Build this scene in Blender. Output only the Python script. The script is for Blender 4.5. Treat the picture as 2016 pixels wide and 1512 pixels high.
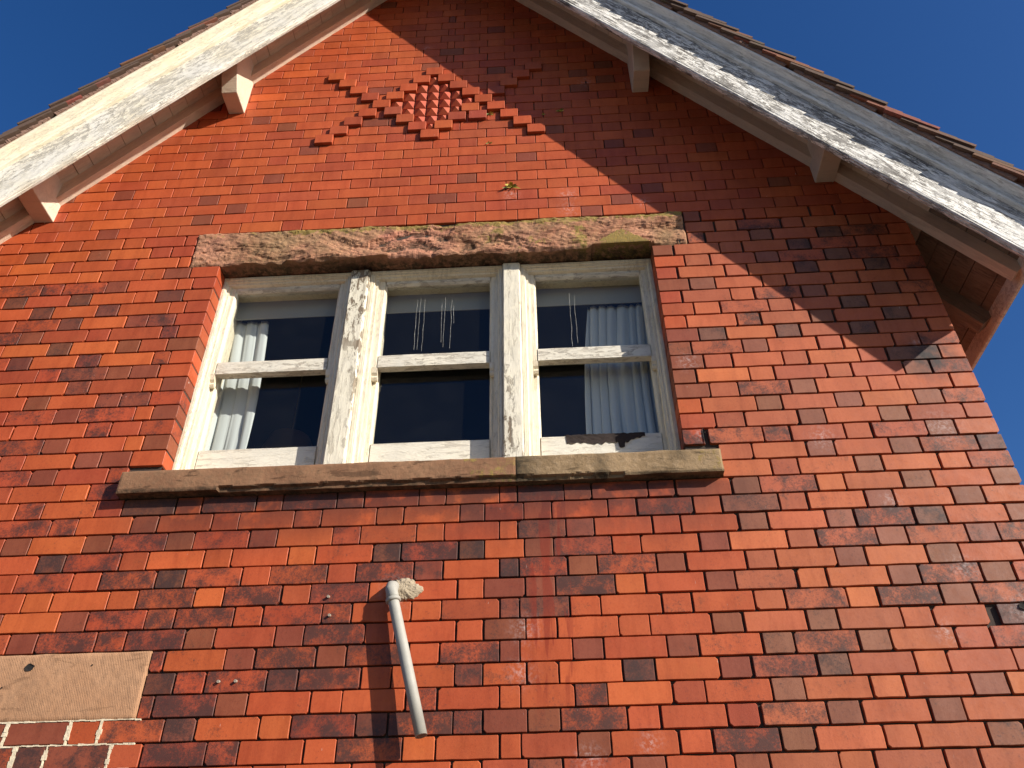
import bpy, math, random
from mathutils import Vector, Matrix, noise
R = math.radians
random.seed(7)
C = bpy.context.scene.collection
for o in list(bpy.data.objects): bpy.data.objects.remove(o)
sc = bpy.context.scene

# ---------------------------------------------------------------- camera
F, CAM = 1676.0, Vector((0.0, -2.93399, -1.79896))
YAW, PIT, ROL = 0.0474, 0.66765, -0.01238
f_ = Vector((-math.sin(YAW)*math.cos(PIT), math.cos(YAW)*math.cos(PIT), math.sin(PIT)))
r0 = Vector((math.cos(YAW), math.sin(YAW), 0)); u0 = r0.cross(f_)
r_ = math.cos(ROL)*r0 + math.sin(ROL)*u0; u_ = -math.sin(ROL)*r0 + math.cos(ROL)*u0
cd = bpy.data.cameras.new('camera'); cam = bpy.data.objects.new('camera', cd); C.objects.link(cam)
cam.matrix_world = Matrix(((r_.x, u_.x, -f_.x, CAM.x), (r_.y, u_.y, -f_.y, CAM.y), (r_.z, u_.z, -f_.z, CAM.z), (0, 0, 0, 1)))
cd.sensor_width = 36; cd.lens = F/2016*36; cd.clip_start = 0.05; cd.clip_end = 2000
sc.camera = cam

# ---------------------------------------------------------------- sun and sky
SUN = Vector((0.7714, -0.4563, 0.4436)).normalized()
w = bpy.data.worlds.new('World'); sc.world = w; w.use_nodes = True
nt = w.node_tree; bg = nt.nodes['Background']
sky = nt.nodes.new('ShaderNodeTexSky'); sky.sky_type = 'NISHITA'; sky.sun_disc = False
sky.sun_elevation = math.asin(SUN.z); sky.sun_rotation = math.atan2(SUN.x, SUN.y)
sky.air_density = 1.0; sky.dust_density = 0.7; sky.ozone_density = 3.0; sky.altitude = 0
hs = nt.nodes.new('ShaderNodeHueSaturation'); hs.inputs['Saturation'].default_value = 1.30; hs.inputs['Hue'].default_value = 0.512; hs.inputs['Value'].default_value = 1.0
nt.links.new(sky.outputs[0], hs.inputs['Color']); nt.links.new(hs.outputs[0], bg.inputs[0]); bg.inputs[1].default_value = 0.078
sl = bpy.data.lights.new('sun', 'SUN'); sl.energy = 5.0; sl.angle = R(0.5); sl.color = (1.0, 0.93, 0.82)
so = bpy.data.objects.new('sun', sl); C.objects.link(so); so.rotation_euler = SUN.to_track_quat('Z', 'Y').to_euler()
so.location = SUN*20
sc.view_settings.view_transform = 'Standard'; sc.view_settings.look = 'None'
sc.view_settings.exposure = 0.7; sc.view_settings.gamma = 1
sc.render.resolution_x = 1024; sc.render.resolution_y = 768

# ---------------------------------------------------------------- material helpers
class NB:
    def __init__(s, name):
        s.m = bpy.data.materials.new(name); s.m.use_nodes = True; s.t = s.m.node_tree
        s.p = s.t.nodes['Principled BSDF']; s.out = s.t.nodes['Material Output']
    def n(s, typ, **kw):
        nd = s.t.nodes.new(typ)
        for k, v in kw.items(): setattr(nd, k, v)
        return nd
    def set(s, sock, v):
        if hasattr(v, 'is_output') or isinstance(v, bpy.types.NodeSocket): s.t.links.new(v, sock)
        elif isinstance(v, (tuple, list)) and sock.type == 'RGBA' and len(v) == 3: sock.default_value = (*v, 1)
        else: sock.default_value = v
    def coord(s, scale=(1, 1, 1), rot=(0, 0, 0), loc=(0, 0, 0)):
        t = s.n('ShaderNodeTexCoord'); mp = s.n('ShaderNodeMapping')
        s.t.links.new(t.outputs['Object'], mp.inputs['Vector'])
        mp.inputs['Scale'].default_value = scale; mp.inputs['Rotation'].default_value = rot; mp.inputs['Location'].default_value = loc
        return mp.outputs[0]
    def noise(s, vec, scale, detail=4, rough=0.55, dist=0.0):
        nd = s.n('ShaderNodeTexNoise'); s.set(nd.inputs['Vector'], vec)
        nd.inputs['Scale'].default_value = scale; nd.inputs['Detail'].default_value = detail
        nd.inputs['Roughness'].default_value = rough; nd.inputs['Distortion'].default_value = dist
        return nd.outputs['Fac']
    def ramp(s, v, a, b, x=0.0, y=1.0):
        nd = s.n('ShaderNodeMapRange'); nd.clamp = True
        s.set(nd.inputs[0], v); s.set(nd.inputs[1], a); s.set(nd.inputs[2], b); s.set(nd.inputs[3], x); s.set(nd.inputs[4], y)
        return nd.outputs[0]
    def math(s, op, a, b=0.0):
        nd = s.n('ShaderNodeMath', operation=op); s.set(nd.inputs[0], a); s.set(nd.inputs[1], b); return nd.outputs[0]
    def mix(s, fac, a, b, mode='MIX'):
        nd = s.n('ShaderNodeMix', data_type='RGBA', blend_type=mode)
        s.set(nd.inputs[0], fac); s.set(nd.inputs[6], a); s.set(nd.inputs[7], b); return nd.outputs[2]
    def attr(s, name):
        nd = s.n('ShaderNodeAttribute', attribute_name=name); return nd
    def bump(s, h, strength=0.3, dist=0.002, nrm=None):
        nd = s.n('ShaderNodeBump'); s.set(nd.inputs['Height'], h)
        nd.inputs['Strength'].default_value = strength; nd.inputs['Distance'].default_value = dist
        if nrm is not None: s.set(nd.inputs['Normal'], nrm)
        return nd.outputs[0]
    def done(s, col=None, rough=0.6, nrm=None, spec=None):
        if col is not None: s.set(s.p.inputs['Base Color'], col)
        s.set(s.p.inputs['Roughness'], rough)
        if nrm is not None: s.set(s.p.inputs['Normal'], nrm)
        if spec is not None: s.p.inputs['Specular IOR Level'].default_value = spec
        return s.m

def dist_spot(b, pos_xyz, cx, cz, r):
    """1 at a point of the wall, falling to 0 at radius r"""
    sp = b.n('ShaderNodeVectorMath', operation='DISTANCE'); b.set(sp.inputs[0], pos_xyz); sp.inputs[1].default_value = (cx, 0, cz)
    return b.ramp(sp.outputs['Value'], 0, r, 1, 0)

def mat_brick():
    b = NB('glazed_red_brick')
    at = b.attr('bcol'); co = b.coord()
    base = at.outputs['Color']; al = at.outputs['Alpha']
    fx = b.attr('bfx').outputs['Color']                        # per-brick offset so that no two faces share a pattern
    ad = b.n('ShaderNodeVectorMath', operation='ADD'); b.set(ad.inputs[0], co); b.set(ad.inputs[1], fx)
    v = ad.outputs[0]
    n1 = b.noise(v, 14, 5, 0.62); n2 = b.noise(v, 95, 5, 0.75); n3 = b.noise(v, 420, 2, 0.6); n4 = b.noise(co, 2.2, 3, 0.5)
    # soot and kiln burn: blotches whose reach grows with the brick's stain value
    n6 = b.noise(v, 230, 4, .8)
    s1 = b.math('ADD', b.math('ADD', b.math('MULTIPLY', n1, 0.46), b.math('MULTIPLY', n2, 0.26)), b.math('MULTIPLY', n6, 0.28))
    th = b.ramp(al, 0, 1, 0.66, 0.40)
    d = b.math('SUBTRACT', s1, th)
    m = b.ramp(d, -0.03, 0.09, 0, 0.86)
    m = b.math('MULTIPLY', m, b.ramp(al, 0.02, 0.25, 0, 1))
    sp = b.math('MULTIPLY', b.ramp(n2, 0.58, 0.68, 0, 0.55), b.ramp(al, 0.0, 0.55, 0.04, 1))
    n0 = b.noise(v, 7, 3, .5); n5 = b.noise(b.coord(scale=(14, 1, 1.6)), 1.6, 5, .65)
    c = b.mix(b.ramp(n0, 0.40, 0.70, 0, 0.60), base, b.mix(1.0, base, (0.76, 0.65, 0.60), 'MULTIPLY'))
    c = b.mix(b.ramp(n2, 0.46, 0.66, 0, 0.38), c, b.mix(1.0, c, (0.80, 0.66, 0.60), 'MULTIPLY'))
    c = b.mix(b.ramp(n5, 0.48, 0.66, 0, 0.38), c, b.mix(1.0, c, (0.64, 0.53, 0.48), 'MULTIPLY'))
    c = b.mix(b.ramp(n1, 0.56, 0.74, 0, 0.30), c, b.mix(1.0, c, (1.12, 1.45, 1.35), 'MULTIPLY'))
    c = b.mix(b.ramp(n4, 0.42, 0.62, 0, 0.22), c, b.mix(1.0, c, (0.72, 0.62, 0.62), 'MULTIPLY'))
    c = b.mix(sp, c, (0.085, 0.035, 0.032))
    c = b.mix(m, c, (0.044, 0.024, 0.021))
    pits = b.math('MULTIPLY', b.ramp(n3, 0.70, 0.76, 0, 0.6), b.ramp(al, 0.0, 0.3, 0.25, 1))
    c = b.mix(pits, c, (0.05, 0.025, 0.02))
    # white salts where water leaves the joints
    salt = None
    for (cx, cz, r) in [(-0.10, -0.60, .10), (0.64, 0.60, .09), (0.17, 1.78, .09), (0.17, 1.66, .10), (0.56, 1.69, .07),
                        (1.13, 0.17, .10), (1.62, 0.20, .13), (1.50, -0.42, .10), (1.66, -0.58, .13), (-0.12, -0.76, .09),
                        (0.33, 2.82, .08), (1.36, -0.66, .08), (0.64, 0.21, .06), (-0.58, -0.44, .11), (1.32, -0.13, .07),
                        (1.655, 0.655, .06), (-0.13, 1.80, .08), (0.30, -1.00, .07), (-0.66, 3.30, .05), (0.10, -1.05, .09)]:
        s_ = dist_spot(b, co, cx, cz, r)
        salt = s_ if salt is None else b.math('MAXIMUM', salt, s_)
    salt = b.math('MULTIPLY', b.math('MULTIPLY', salt, salt), b.ramp(b.noise(co, 60, 4, .7), 0.46, 0.66, 0, 0.50))
    c = b.mix(salt, c, (0.62, 0.52, 0.50))
    # dark damp runs below the sill and a mossy stain by the right verge
    st = b.coord(scale=(26, 1, 3.2)); ns = b.noise(st, 1.0, 3, .5)
    sep = b.n('ShaderNodeSeparateXYZ'); b.set(sep.inputs[0], co)
    band = b.math('MULTIPLY', b.ramp(sep.outputs[0], -0.10, -0.07, 0, 1), b.ramp(sep.outputs[0], 0.05, 0.09, 1, 0))
    band = b.math('MULTIPLY', band, b.math('MULTIPLY', b.ramp(sep.outputs[2], -0.95, -0.75, 0, 1), b.ramp(sep.outputs[2], -0.04, 0.0, 1, 0)))
    c = b.mix(b.math('MULTIPLY', band, b.ramp(ns, 0.52, 0.56, 0, 0.6)), c, (0.20, 0.022, 0.008))
    soot = dist_spot(b, co, 1.69, 0.575, 0.16)
    soot = b.math('MULTIPLY', soot, b.ramp(b.noise(co, 18, 4, .6), .35, .6, .3, 1.3))
    c = b.mix(b.math('MINIMUM', soot, 0.95), c, (0.020, 0.015, 0.015))
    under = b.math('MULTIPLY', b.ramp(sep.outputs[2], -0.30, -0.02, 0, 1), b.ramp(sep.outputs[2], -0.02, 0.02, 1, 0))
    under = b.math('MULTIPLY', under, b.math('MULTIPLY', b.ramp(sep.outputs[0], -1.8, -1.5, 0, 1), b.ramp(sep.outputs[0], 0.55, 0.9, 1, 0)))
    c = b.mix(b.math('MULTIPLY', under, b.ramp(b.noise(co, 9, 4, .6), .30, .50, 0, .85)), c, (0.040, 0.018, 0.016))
    # scratches
    sc1 = b.noise(b.coord(scale=(9, 1, 1.2), rot=(0, 0.35, 0)), 22, 2, .4)
    c = b.mix(b.math('MULTIPLY', b.ramp(sc1, .765, .78, 0, .8), b.ramp(b.noise(co, 6, 2, .5), .5, .6, 0, 1)), c, (.62, .52, .45))
    rg = b.ramp(b.noise(v, 30, 3, .6), .3, .7, .48, .68)
    nr = b.bump(b.math('ADD', b.math('MULTIPLY', n1, .8), b.math('MULTIPLY', n2, .25)), .35, .004)
    nr = b.bump(n3, .18, .0012, nr)
    b.p.inputs['Specular IOR Level'].default_value = 0.26
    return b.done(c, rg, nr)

def mat_mortar():
    b = NB('raked_lime_mortar'); co = b.coord(); n = b.noise(co, 45, 5, .7); n2 = b.noise(co, 3, 3, .5)
    sep = b.n('ShaderNodeSeparateXYZ'); b.set(sep.inputs[0], co)
    c = b.mix(n, (.020, .014, .011), (.06, .042, .032))
    up = b.math('MULTIPLY', b.ramp(sep.outputs[2], 1.4, 2.6, 0, .8), b.ramp(n2, .35, .65, .3, 1))
    c = b.mix(up, c, b.mix(n, (.12, .06, .035), (.30, .20, .13)))
    return b.done(c, .95, b.bump(n, .6, .004))

def mat_repoint():
    b = NB('pale_repointing_mortar'); co = b.coord(); n = b.noise(co, 60, 5, .7)
    return b.done(b.mix(n, (.42, .33, .22), (.78, .68, .50)), .95, b.bump(n, .8, .004))

def mat_paint(name, grain, peel, cream, shade=(.70, .66, .57), dark=(.16, .135, .11), axis='X', big=0.5, fine=1.0, streak=1.0, cut=.542, deep=2.3):
    """old white oil paint on weathered wood; grain runs along the given local axis"""
    b = NB(name)
    g = {'X': (1.0, 9, 9), 'Z': (9, 9, 1.0)}[axis]
    co = b.coord(); st = b.coord(scale=tuple(grain*k for k in g)); st2 = b.coord(scale=tuple(k*0.9 for k in g))
    s1 = b.noise(st, 4.6, 7, .70, .5); s2 = b.noise(st, 13, 5, .72); l1 = b.noise(co, 5.5, 5, .6); l2 = b.noise(b.coord(scale=(11, 30, 30) if axis == 'X' else (30, 30, 11)), fine, 7, .74, .6); l3 = b.noise(st2, .55, 4, .6)
    crack = b.math('MULTIPLY', b.ramp(s1, cut, cut+.018, 0, 1), b.ramp(l1, 0.36, 0.60, .15, 1))
    crack = b.math('MAXIMUM', crack, b.math('MULTIPLY', b.ramp(s2, cut+.030, cut+.055, 0, .95), b.ramp(l3, .40, .56, .1, 1)))
    crack = b.math('MULTIPLY', crack, streak)
    flake = b.math('MULTIPLY', b.ramp(b.math('ADD', b.math('MULTIPLY', l2, .8), b.math('MULTIPLY', l1, .2)), 0.57 - 0.05*big, 0.59 - 0.05*big, 0, 1), b.ramp(l3, .44, .56, 0, 1))
    m = b.math('MULTIPLY', b.math('MAXIMUM', crack, b.math('MULTIPLY', flake, big)), peel)
    paint = b.mix(b.ramp(l1, .35, .65, 0, 1), shade, cream)
    paint = b.mix(b.ramp(l2, .50, .54, 0, .32*min(1, peel+.2)), paint, tuple(k*.72 for k in shade))
    wood = b.mix(b.ramp(s2, .3, .7, 0, 1), dark, tuple(min(1, k*deep) for k in dark))
    c = b.mix(m, paint, wood)
    h = b.math('SUBTRACT', b.math('ADD', b.math('MULTIPLY', s1, .4), b.math('MULTIPLY', l2, .8)), b.math('MULTIPLY', m, 1.0))
    nr = b.bump(h, .9, .0045); nr = b.bump(s2, .25, .0012, nr)
    return b.done(c, .62, nr)

def mat_sandstone(name, c1, c2, c3, lichen=0.6, tool=None, bumpd=.006, grime=0.5, cracks=False):
    b = NB(name); co = b.coord()
    n1 = b.noise(co, 5, 6, .62, .4); n2 = b.noise(co, 38, 5, .7); n3 = b.noise(co, 240, 3, .7); n4 = b.noise(b.coord(scale=(1, 1, 3.5)), 7, 5, .65, .6)
    c = b.mix(b.ramp(n1, .36, .62, 0, 1), c1, c2)
    c = b.mix(b.ramp(n2, .45, .7, 0, .6), c, c3)
    c = b.mix(b.ramp(n4, .58, .63, 0, grime), c, tuple(k*.24 for k in c1))
    if cracks:
        cn = b.noise(b.coord(scale=(1, 1, 2.6)), 6, 6, .62, 1.2)
        ck = b.ramp(b.math('ABSOLUTE', b.math('SUBTRACT', cn, .52)), .0, .012, 1, 0)
        ck = b.math('MULTIPLY', ck, b.ramp(b.noise(co, 3.1, 3, .5), .42, .55, 0, 1))
        c = b.mix(b.math('MULTIPLY', ck, .9), c, (.03, .016, .012))
        c = b.mix(b.ramp(b.noise(co, 2.6, 3, .5), .45, .62, 0, .55), c, (.44, .20, .13))
        c = b.mix(b.ramp(b.noise(b.coord(loc=(3, 0, 1)), 3.4, 4, .6), .50, .66, 0, .55), c, (.20, .14, .07))
    at = b.attr('bcol').outputs['Color']; se = b.n('ShaderNodeSeparateColor'); b.set(se.inputs[0], at)
    # R lichen, G fresh pink scar, B dark stains, and darker lower edges and undersides
    ln = b.math('ADD', b.math('MULTIPLY', b.noise(co, 16, 5, .7), .55), b.math('MULTIPLY', n2, .45))
    li = b.math('MULTIPLY', b.ramp(b.math('ADD', ln, b.math('MULTIPLY', se.outputs[0], .22)), .62, .68, 0, 1), b.math('MULTIPLY', b.ramp(se.outputs[0], 0.05, .4, 0, 1), lichen))
    c = b.mix(li, c, b.mix(b.ramp(n3, .35, .65, 0, 1), (.31, .20, .045), (.20, .155, .065)))
    c = b.mix(b.math('MULTIPLY', se.outputs[1], .9), c, b.mix(n2, (.30, .10, .06), (.55, .26, .18)))
    c = b.mix(b.math('MULTIPLY', se.outputs[2], b.ramp(n2, .35, .6, .35, .95)), c, (.035, .028, .018))
    h = b.math('ADD', b.math('MULTIPLY', n2, .8), b.math('MULTIPLY', n3, .35))
    nr = b.bump(h, .7, bumpd)
    if tool:
        wv = b.n('ShaderNodeTexWave', wave_type='BANDS', bands_direction='X', wave_profile='SIN'); b.set(wv.inputs['Vector'], b.coord(rot=(0, tool[1], 0)))
        wv.inputs['Scale'].default_value = tool[0]; wv.inputs['Distortion'].default_value = 0.8; wv.inputs['Detail'].default_value = 2; wv.inputs['Detail Scale'].default_value = 3
        msk = b.ramp(b.noise(co, 7, 4, .6), .38, .58, .05, 1)
        nr = b.bump(b.math('MULTIPLY', wv.outputs['Fac'], msk), .30, .0016, nr)
        c = b.mix(b.math('MULTIPLY', b.ramp(wv.outputs['Fac'], 0, .35, 1, 0), b.math('MULTIPLY', msk, .28)), c, tuple(k*.45 for k in c1))
    return b.done(c, .93, nr, .2)

def mat_plain(name, col, rough=.7, var=.25, scale=12, bumpd=.001, spec=None):
    b = NB(name); co = b.coord(); n = b.noise(co, scale, 5, .6)
    return b.done(b.mix(n, tuple(k*(1-var) for k in col), tuple(min(1, k*(1+var)) for k in col)), rough, b.bump(b.noise(co, scale*12, 3, .6), .3, bumpd), spec)

def mat_glass():
    b = NB('old_window_glass'); b.t.nodes.remove(b.p)
    tr = b.n('ShaderNodeBsdfTransparent'); tr.inputs[0].default_value = (.88, .91, .91, 1)
    gl = b.n('ShaderNodeBsdfGlossy'); gl.inputs['Roughness'].default_value = .015
    lw = b.n('ShaderNodeLayerWeight'); fc = lw.outputs['Facing']; lw.inputs['Blend'].default_value = .5     # 1 - |cos|
    fr = b.math('ADD', .05, b.math('MULTIPLY', .90, b.math('POWER', fc, 5.0)))
    nr = b.bump(b.noise(b.coord(), 3, 1, .3), .02, .01); b.set(gl.inputs['Normal'], nr)
    mx = b.n('ShaderNodeMixShader'); b.set(mx.inputs[0], fr); b.t.links.new(tr.outputs[0], mx.inputs[1]); b.t.links.new(gl.outputs[0], mx.inputs[2])
    df = b.n('ShaderNodeBsdfDiffuse'); df.inputs[0].default_value = (.55, .55, .52, 1)
    m2 = b.n('ShaderNodeMixShader'); b.set(m2.inputs[0], b.ramp(b.noise(b.coord(), 9, 5, .7), .45, .8, 0.006, .012))
    b.t.links.new(mx.outputs[0], m2.inputs[1]); b.t.links.new(df.outputs[0], m2.inputs[2]); b.t.links.new(m2.outputs[0], b.out.inputs[0])
    return b.m

def mat_tile():
    b = NB('weathered_clay_tile'); at = b.attr('bcol').outputs['Color']; co = b.coord()
    n1 = b.noise(co, 30, 5, .7); n2 = b.noise(co, 8, 4, .6)
    geo = b.n('ShaderNodeTexCoord'); sep = b.n('ShaderNodeSeparateXYZ'); b.t.links.new(geo.outputs['Normal'], sep.inputs[0])
    top = b.ramp(sep.outputs[2], .55, .85, 0, 1)
    c = b.mix(b.ramp(n1, .4, .7, 0, .6), at, (.10, .055, .04))
    lich = b.mix(n1, (.07, .055, .045), (.20, .17, .12))
    c = b.mix(b.math('MULTIPLY', top, b.ramp(n2, .25, .5, .5, .97)), c, lich)
    c = b.mix(b.ramp(n2, .60, .68, 0, .55), c, (.09, .085, .045))
    return b.done(c, .88, b.bump(n1, .6, .004))

M = {}
M['brick'] = mat_brick(); M['mortar'] = mat_mortar(); M['repoint'] = mat_repoint()
M['board_l'] = mat_paint('flaking_white_board_paint', 1.0, .85, (.76, .69, .54), (.72, .69, .62), (.22, .20, .17), 'X', .85, 1.7, .7, .54, 1.9)
M['board_r'] = mat_paint('cracked_white_board_paint', 1.3, 1.0, (.78, .75, .69), (.74, .72, .68), (.075, .065, .055), 'X', .8, 1.5, 1.0, .518, 1.9)
M['crown_l'] = mat_paint('cream_moulding_paint', .9, .30, (.74, .66, .48), (.70, .64, .52), (.28, .25, .20), 'X', .3)
M['crown_r'] = mat_paint('white_moulding_paint', 1.1, .45, (.84, .83, .78), (.80, .80, .77), (.12, .11, .09), 'X', .3, 1.6)
M['soffit'] = mat_paint('cream_soffit_paint', .8, .25, (.70, .56, .42), (.62, .50, .39), (.16, .11, .08), 'X', .3)
M['fascia'] = mat_paint('dirty_cream_fascia_paint', 1.0, .5, (.80, .74, .60), (.72, .66, .54), (.16, .12, .08), 'X', .6, 1.5)
M['soffit_old'] = mat_paint('peeling_brown_soffit_paint', .8, .55, (.27, .20, .14), (.20, .145, .10), (.05, .032, .024), 'X', .6)
M['bracket'] = mat_paint('smooth_cream_bracket_paint', .6, .18, (.64, .53, .40), (.60, .50, .39), (.20, .16, .12), 'X', .2)
M['frame'] = mat_paint('peeling_window_paint', 1.3, .42, (.74, .64, .46), (.68, .61, .48), (.15, .11, .075), 'Z', .6, 2.2, .6, .545, 1.7)
M['mullion'] = mat_paint('flaked_mullion_paint', 1.3, .85, (.70, .64, .50), (.66, .61, .50), (.13, .095, .06), 'Z', 1.15, 1.25, .5, .55, 1.6)
M['rail'] = mat_paint('peeling_rail_paint', 1.2, .60, (.70, .64, .52), (.62, .58, .49), (.15, .11, .08), 'X', .8, 1.8, .6, .545, 1.8)
M['rot'] = mat_plain('rotten_dark_wood', (.020, .010, .007), .9, .6, 60, .004)
M['lintel'] = mat_sandstone('flaking_red_sandstone', (.26, .110, .062), (.42, .225, .130), (.33, .20, .10), 1.0, None, .012, .85, True)
M['sill'] = mat_sandstone('tooled_sill_sandstone', (.21, .105, .058), (.27, .145, .080), (.15, .095, .055), .9, (62, 0.05), .005, .6)
M['sill_r'] = mat_sandstone('weathered_sill_sandstone', (.16, .105, .055), (.28, .19, .105), (.38, .27, .165), .8, None, .007, .6)
M['slab'] = mat_sandstone('tooled_pink_sandstone', (.37, .195, .105), (.43, .24, .135), (.30, .17, .10), .3, (52, 0.17), .004, .35)
M['pvc'] = mat_plain('grey_plastic_pipe', (.31, .30, .265), .6, .25, 22, .0006, .4)
M['cement'] = mat_plain('rough_cement_patch', (.36, .29, .20), .95, .45, 40, .006)
M['verge'] = mat_plain('pinkish_verge_mortar', (.24, .145, .11), .95, .4, 40, .006)
M['glass'] = mat_glass()
M['tile'] = mat_tile()
M['curtain'] = mat_plain('white_curtain_cloth', (.50, .515, .50), .9, .06, 8, .0008)
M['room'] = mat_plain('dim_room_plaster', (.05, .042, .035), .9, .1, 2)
M['pelmet'] = mat_plain('off_white_pelmet', (.30, .285, .235), .8, .06, 8)
M['weed'] = mat_plain('green_weed_leaf', (.13, .17, .03), .7, .5, 60)
M['weed_dry'] = mat_plain('dry_yellow_weed_leaf', (.45, .36, .05), .7, .4, 60)
M['ground'] = mat_plain('pale_yard_gravel', (.115, .09, .068), .95, .35, 6, .01)
M['plug'] = mat_plain('pale_plastic_plug', (.33, .27, .21), .6, .1, 30)
M['hole'] = mat_plain('dark_hole', (.012, .010, .009), 1, .1, 30)
M['dribble'] = mat_plain('dried_white_dribble', (.55, .53, .47), .9, .3, 90)
M['shade'] = mat_plain('brown_lamp_shade', (.35, .22, .12), .9, .1, 10)
M['iron'] = mat_plain('rusty_iron_nail', (.25, .09, .03), .8, .4, 60)

# ---------------------------------------------------------------- mesh helpers
WM = {}
def link(o, parent=None, world=None):
    C.objects.link(o); world = world or Matrix.Identity(4); WM[o.name] = world
    if parent is not None:
        o.parent = parent; o.matrix_basis = WM[parent.name].inverted() @ world
    else: o.matrix_basis = world
    return o
def empty(name, loc, parent=None):
    o = bpy.data.objects.new(name, None); o.empty_display_size = .2
    return link(o, parent, Matrix.Translation(loc))
def tag(o, label=None, cat=None, group=None, kind=None):
    for k, v in (('label', label), ('category', cat), ('group', group), ('kind', kind)):
        if v: o[k] = v
    return o
class MB:
    def __init__(s): s.v = []; s.f = []; s.mi = []; s.c = []; s.x = []; s.sm = []
    def face(s, idx, mi=0, col=(0, 0, 0, 0), fx=(0, 0, 0), smooth=False):
        s.f.append(tuple(idx)); s.mi.append(mi); s.c.append(col); s.x.append(fx); s.sm.append(smooth)
    def vert(s, p): s.v.append(tuple(p)); return len(s.v)-1
    def box(s, a, b, mi=0, col=(0, 0, 0, 0), fx=(0, 0, 0), jit=0.0, bev=0.0):
        x0, y0, z0 = a; x1, y1, z1 = b
        if bev:
            # box with its eight corners cut: chamfer along every edge
            e = bev; P = {}
            for i, X in enumerate((x0, x1)):
                for j, Y in enumerate((y0, y1)):
                    for k, Z in enumerate((z0, z1)):
                        sx, sy, sz = (1, -1)[i], (1, -1)[j], (1, -1)[k]
                        P[i, j, k] = (s.vert((X, Y+sy*e, Z+sz*e)), s.vert((X+sx*e, Y, Z+sz*e)), s.vert((X+sx*e, Y+sy*e, Z)))
            q = lambda *t: s.face([P[a][n] for a, n in t], mi, col, fx)
            for i in (0, 1): q(((i,0,0),0), ((i,1,0),0), ((i,1,1),0), ((i,0,1),0))
            for j in (0, 1): q(((0,j,0),1), ((1,j,0),1), ((1,j,1),1), ((0,j,1),1))
            for k in (0, 1): q(((0,0,k),2), ((1,0,k),2), ((1,1,k),2), ((0,1,k),2))
            for i in (0, 1):
                for j in (0, 1): q(((i,j,0),0), ((i,j,1),0), ((i,j,1),1), ((i,j,0),1))
            for i in (0, 1):
                for k in (0, 1): q(((i,0,k),0), ((i,1,k),0), ((i,1,k),2), ((i,0,k),2))
            for j in (0, 1):
                for k in (0, 1): q(((0,j,k),1), ((1,j,k),1), ((1,j,k),2), ((0,j,k),2))
            for kk in P: s.face(P[kk], mi, col, fx)
            return
        n = len(s.v)
        for X in (x0, x1):
            for Y in (y0, y1):
                for Z in (z0, z1): s.v.append((X+random.uniform(-jit, jit), Y+random.uniform(-jit, jit), Z+random.uniform(-jit, jit)))
        for q in ((0,1,3,2), (4,6,7,5), (0,4,5,1), (2,3,7,6), (0,2,6,4), (1,5,7,3)): s.face([n+i for i in q], mi, col, fx)
    def extrude(s, prof, x0, x1, seg=1, axis='X', mi=0, closed=True, wob=0.0, wsc=6, ends=None, cap=True, smooth=False, seed=0):
        """profile [(a,b)] swept along an axis; ends(a,b,end)->position along the axis at that end"""
        rings = []
        for i in range(seg+1):
            t = i/seg; ring = []
            for k, (a, b) in enumerate(prof):
                e0, e1 = (ends(a, b, 0), ends(a, b, 1)) if ends else (x0, x1)
                x = e0*(1-t)+e1*t
                if wob:
                    a2 = a + wob*noise.noise((x*wsc, k*3.1+seed, 5.5)); b2 = b + wob*noise.noise((x*wsc, k*3.1+seed, 9.5))
                else: a2, b2 = a, b
                p = {'X': (x, a2, b2), 'Y': (a2, x, b2), 'Z': (a2, b2, x)}[axis]
                ring.append(s.vert(p))
            rings.append(ring)
        m = len(prof)
        for i in range(seg):
            for k in range(m if closed else m-1):
                s.face((rings[i][k], rings[i][(k+1) % m], rings[i+1][(k+1) % m], rings[i+1][k]), mi, smooth=smooth)
        if cap and closed: s.face(rings[0], mi); s.face(rings[-1][::-1], mi)
        return rings
    def tube(s, pts, rad, n=14, mi=0, cap=True):
        rings = []
        for i, p in enumerate(pts):
            p = Vector(p); d = (Vector(pts[min(i+1, len(pts)-1)])-Vector(pts[max(i-1, 0)])).normalized()
            a = d.cross(Vector((0, 0, 1))); a = a if a.length > .2 else d.cross(Vector((1, 0, 0))); a.normalize(); b = d.cross(a)
            r = rad[i] if isinstance(rad, (list, tuple)) else rad
            rings.append([s.vert(p + r*(math.cos(t*2*math.pi/n)*a + math.sin(t*2*math.pi/n)*b)) for t in range(n)])
        for i in range(len(pts)-1):
            for t in range(n): s.face((rings[i][t], rings[i][(t+1) % n], rings[i+1][(t+1) % n], rings[i+1][t]), mi, smooth=True)
        if cap: s.face(rings[0][::-1], mi); s.face(rings[-1], mi)
        return rings
    def build(s, name, mats, parent=None, world=None, recalc=True):
        me = bpy.data.meshes.new(name); mats = mats if isinstance(mats, (list, tuple)) else [mats]
        W = world or Matrix.Identity(4)
        me.from_pydata(s.v, [], s.f); 
        for m in mats: me.materials.append(m)
        me.polygons.foreach_set('material_index', s.mi); me.polygons.foreach_set('use_smooth', s.sm)
        ca = me.color_attributes.new('bcol', 'FLOAT_COLOR', 'CORNER'); cx = me.color_attributes.new('bfx', 'FLOAT_COLOR', 'CORNER')
        A = []; B = []
        for f, c, x in zip(s.f, s.c, s.x):
            if isinstance(c, list):
                for q in c: A.extend(q)
            else: A.extend(tuple(c)*len(f))
            B.extend((*x, 1)*len(f))
        ca.data.foreach_set('color', A); cx.data.foreach_set('color', B)
        me.update()
        if recalc:
            import bmesh
            bm = bmesh.new(); bm.from_mesh(me); bmesh.ops.recalc_face_normals(bm, faces=bm.faces); bm.to_mesh(me); bm.free()
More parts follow.
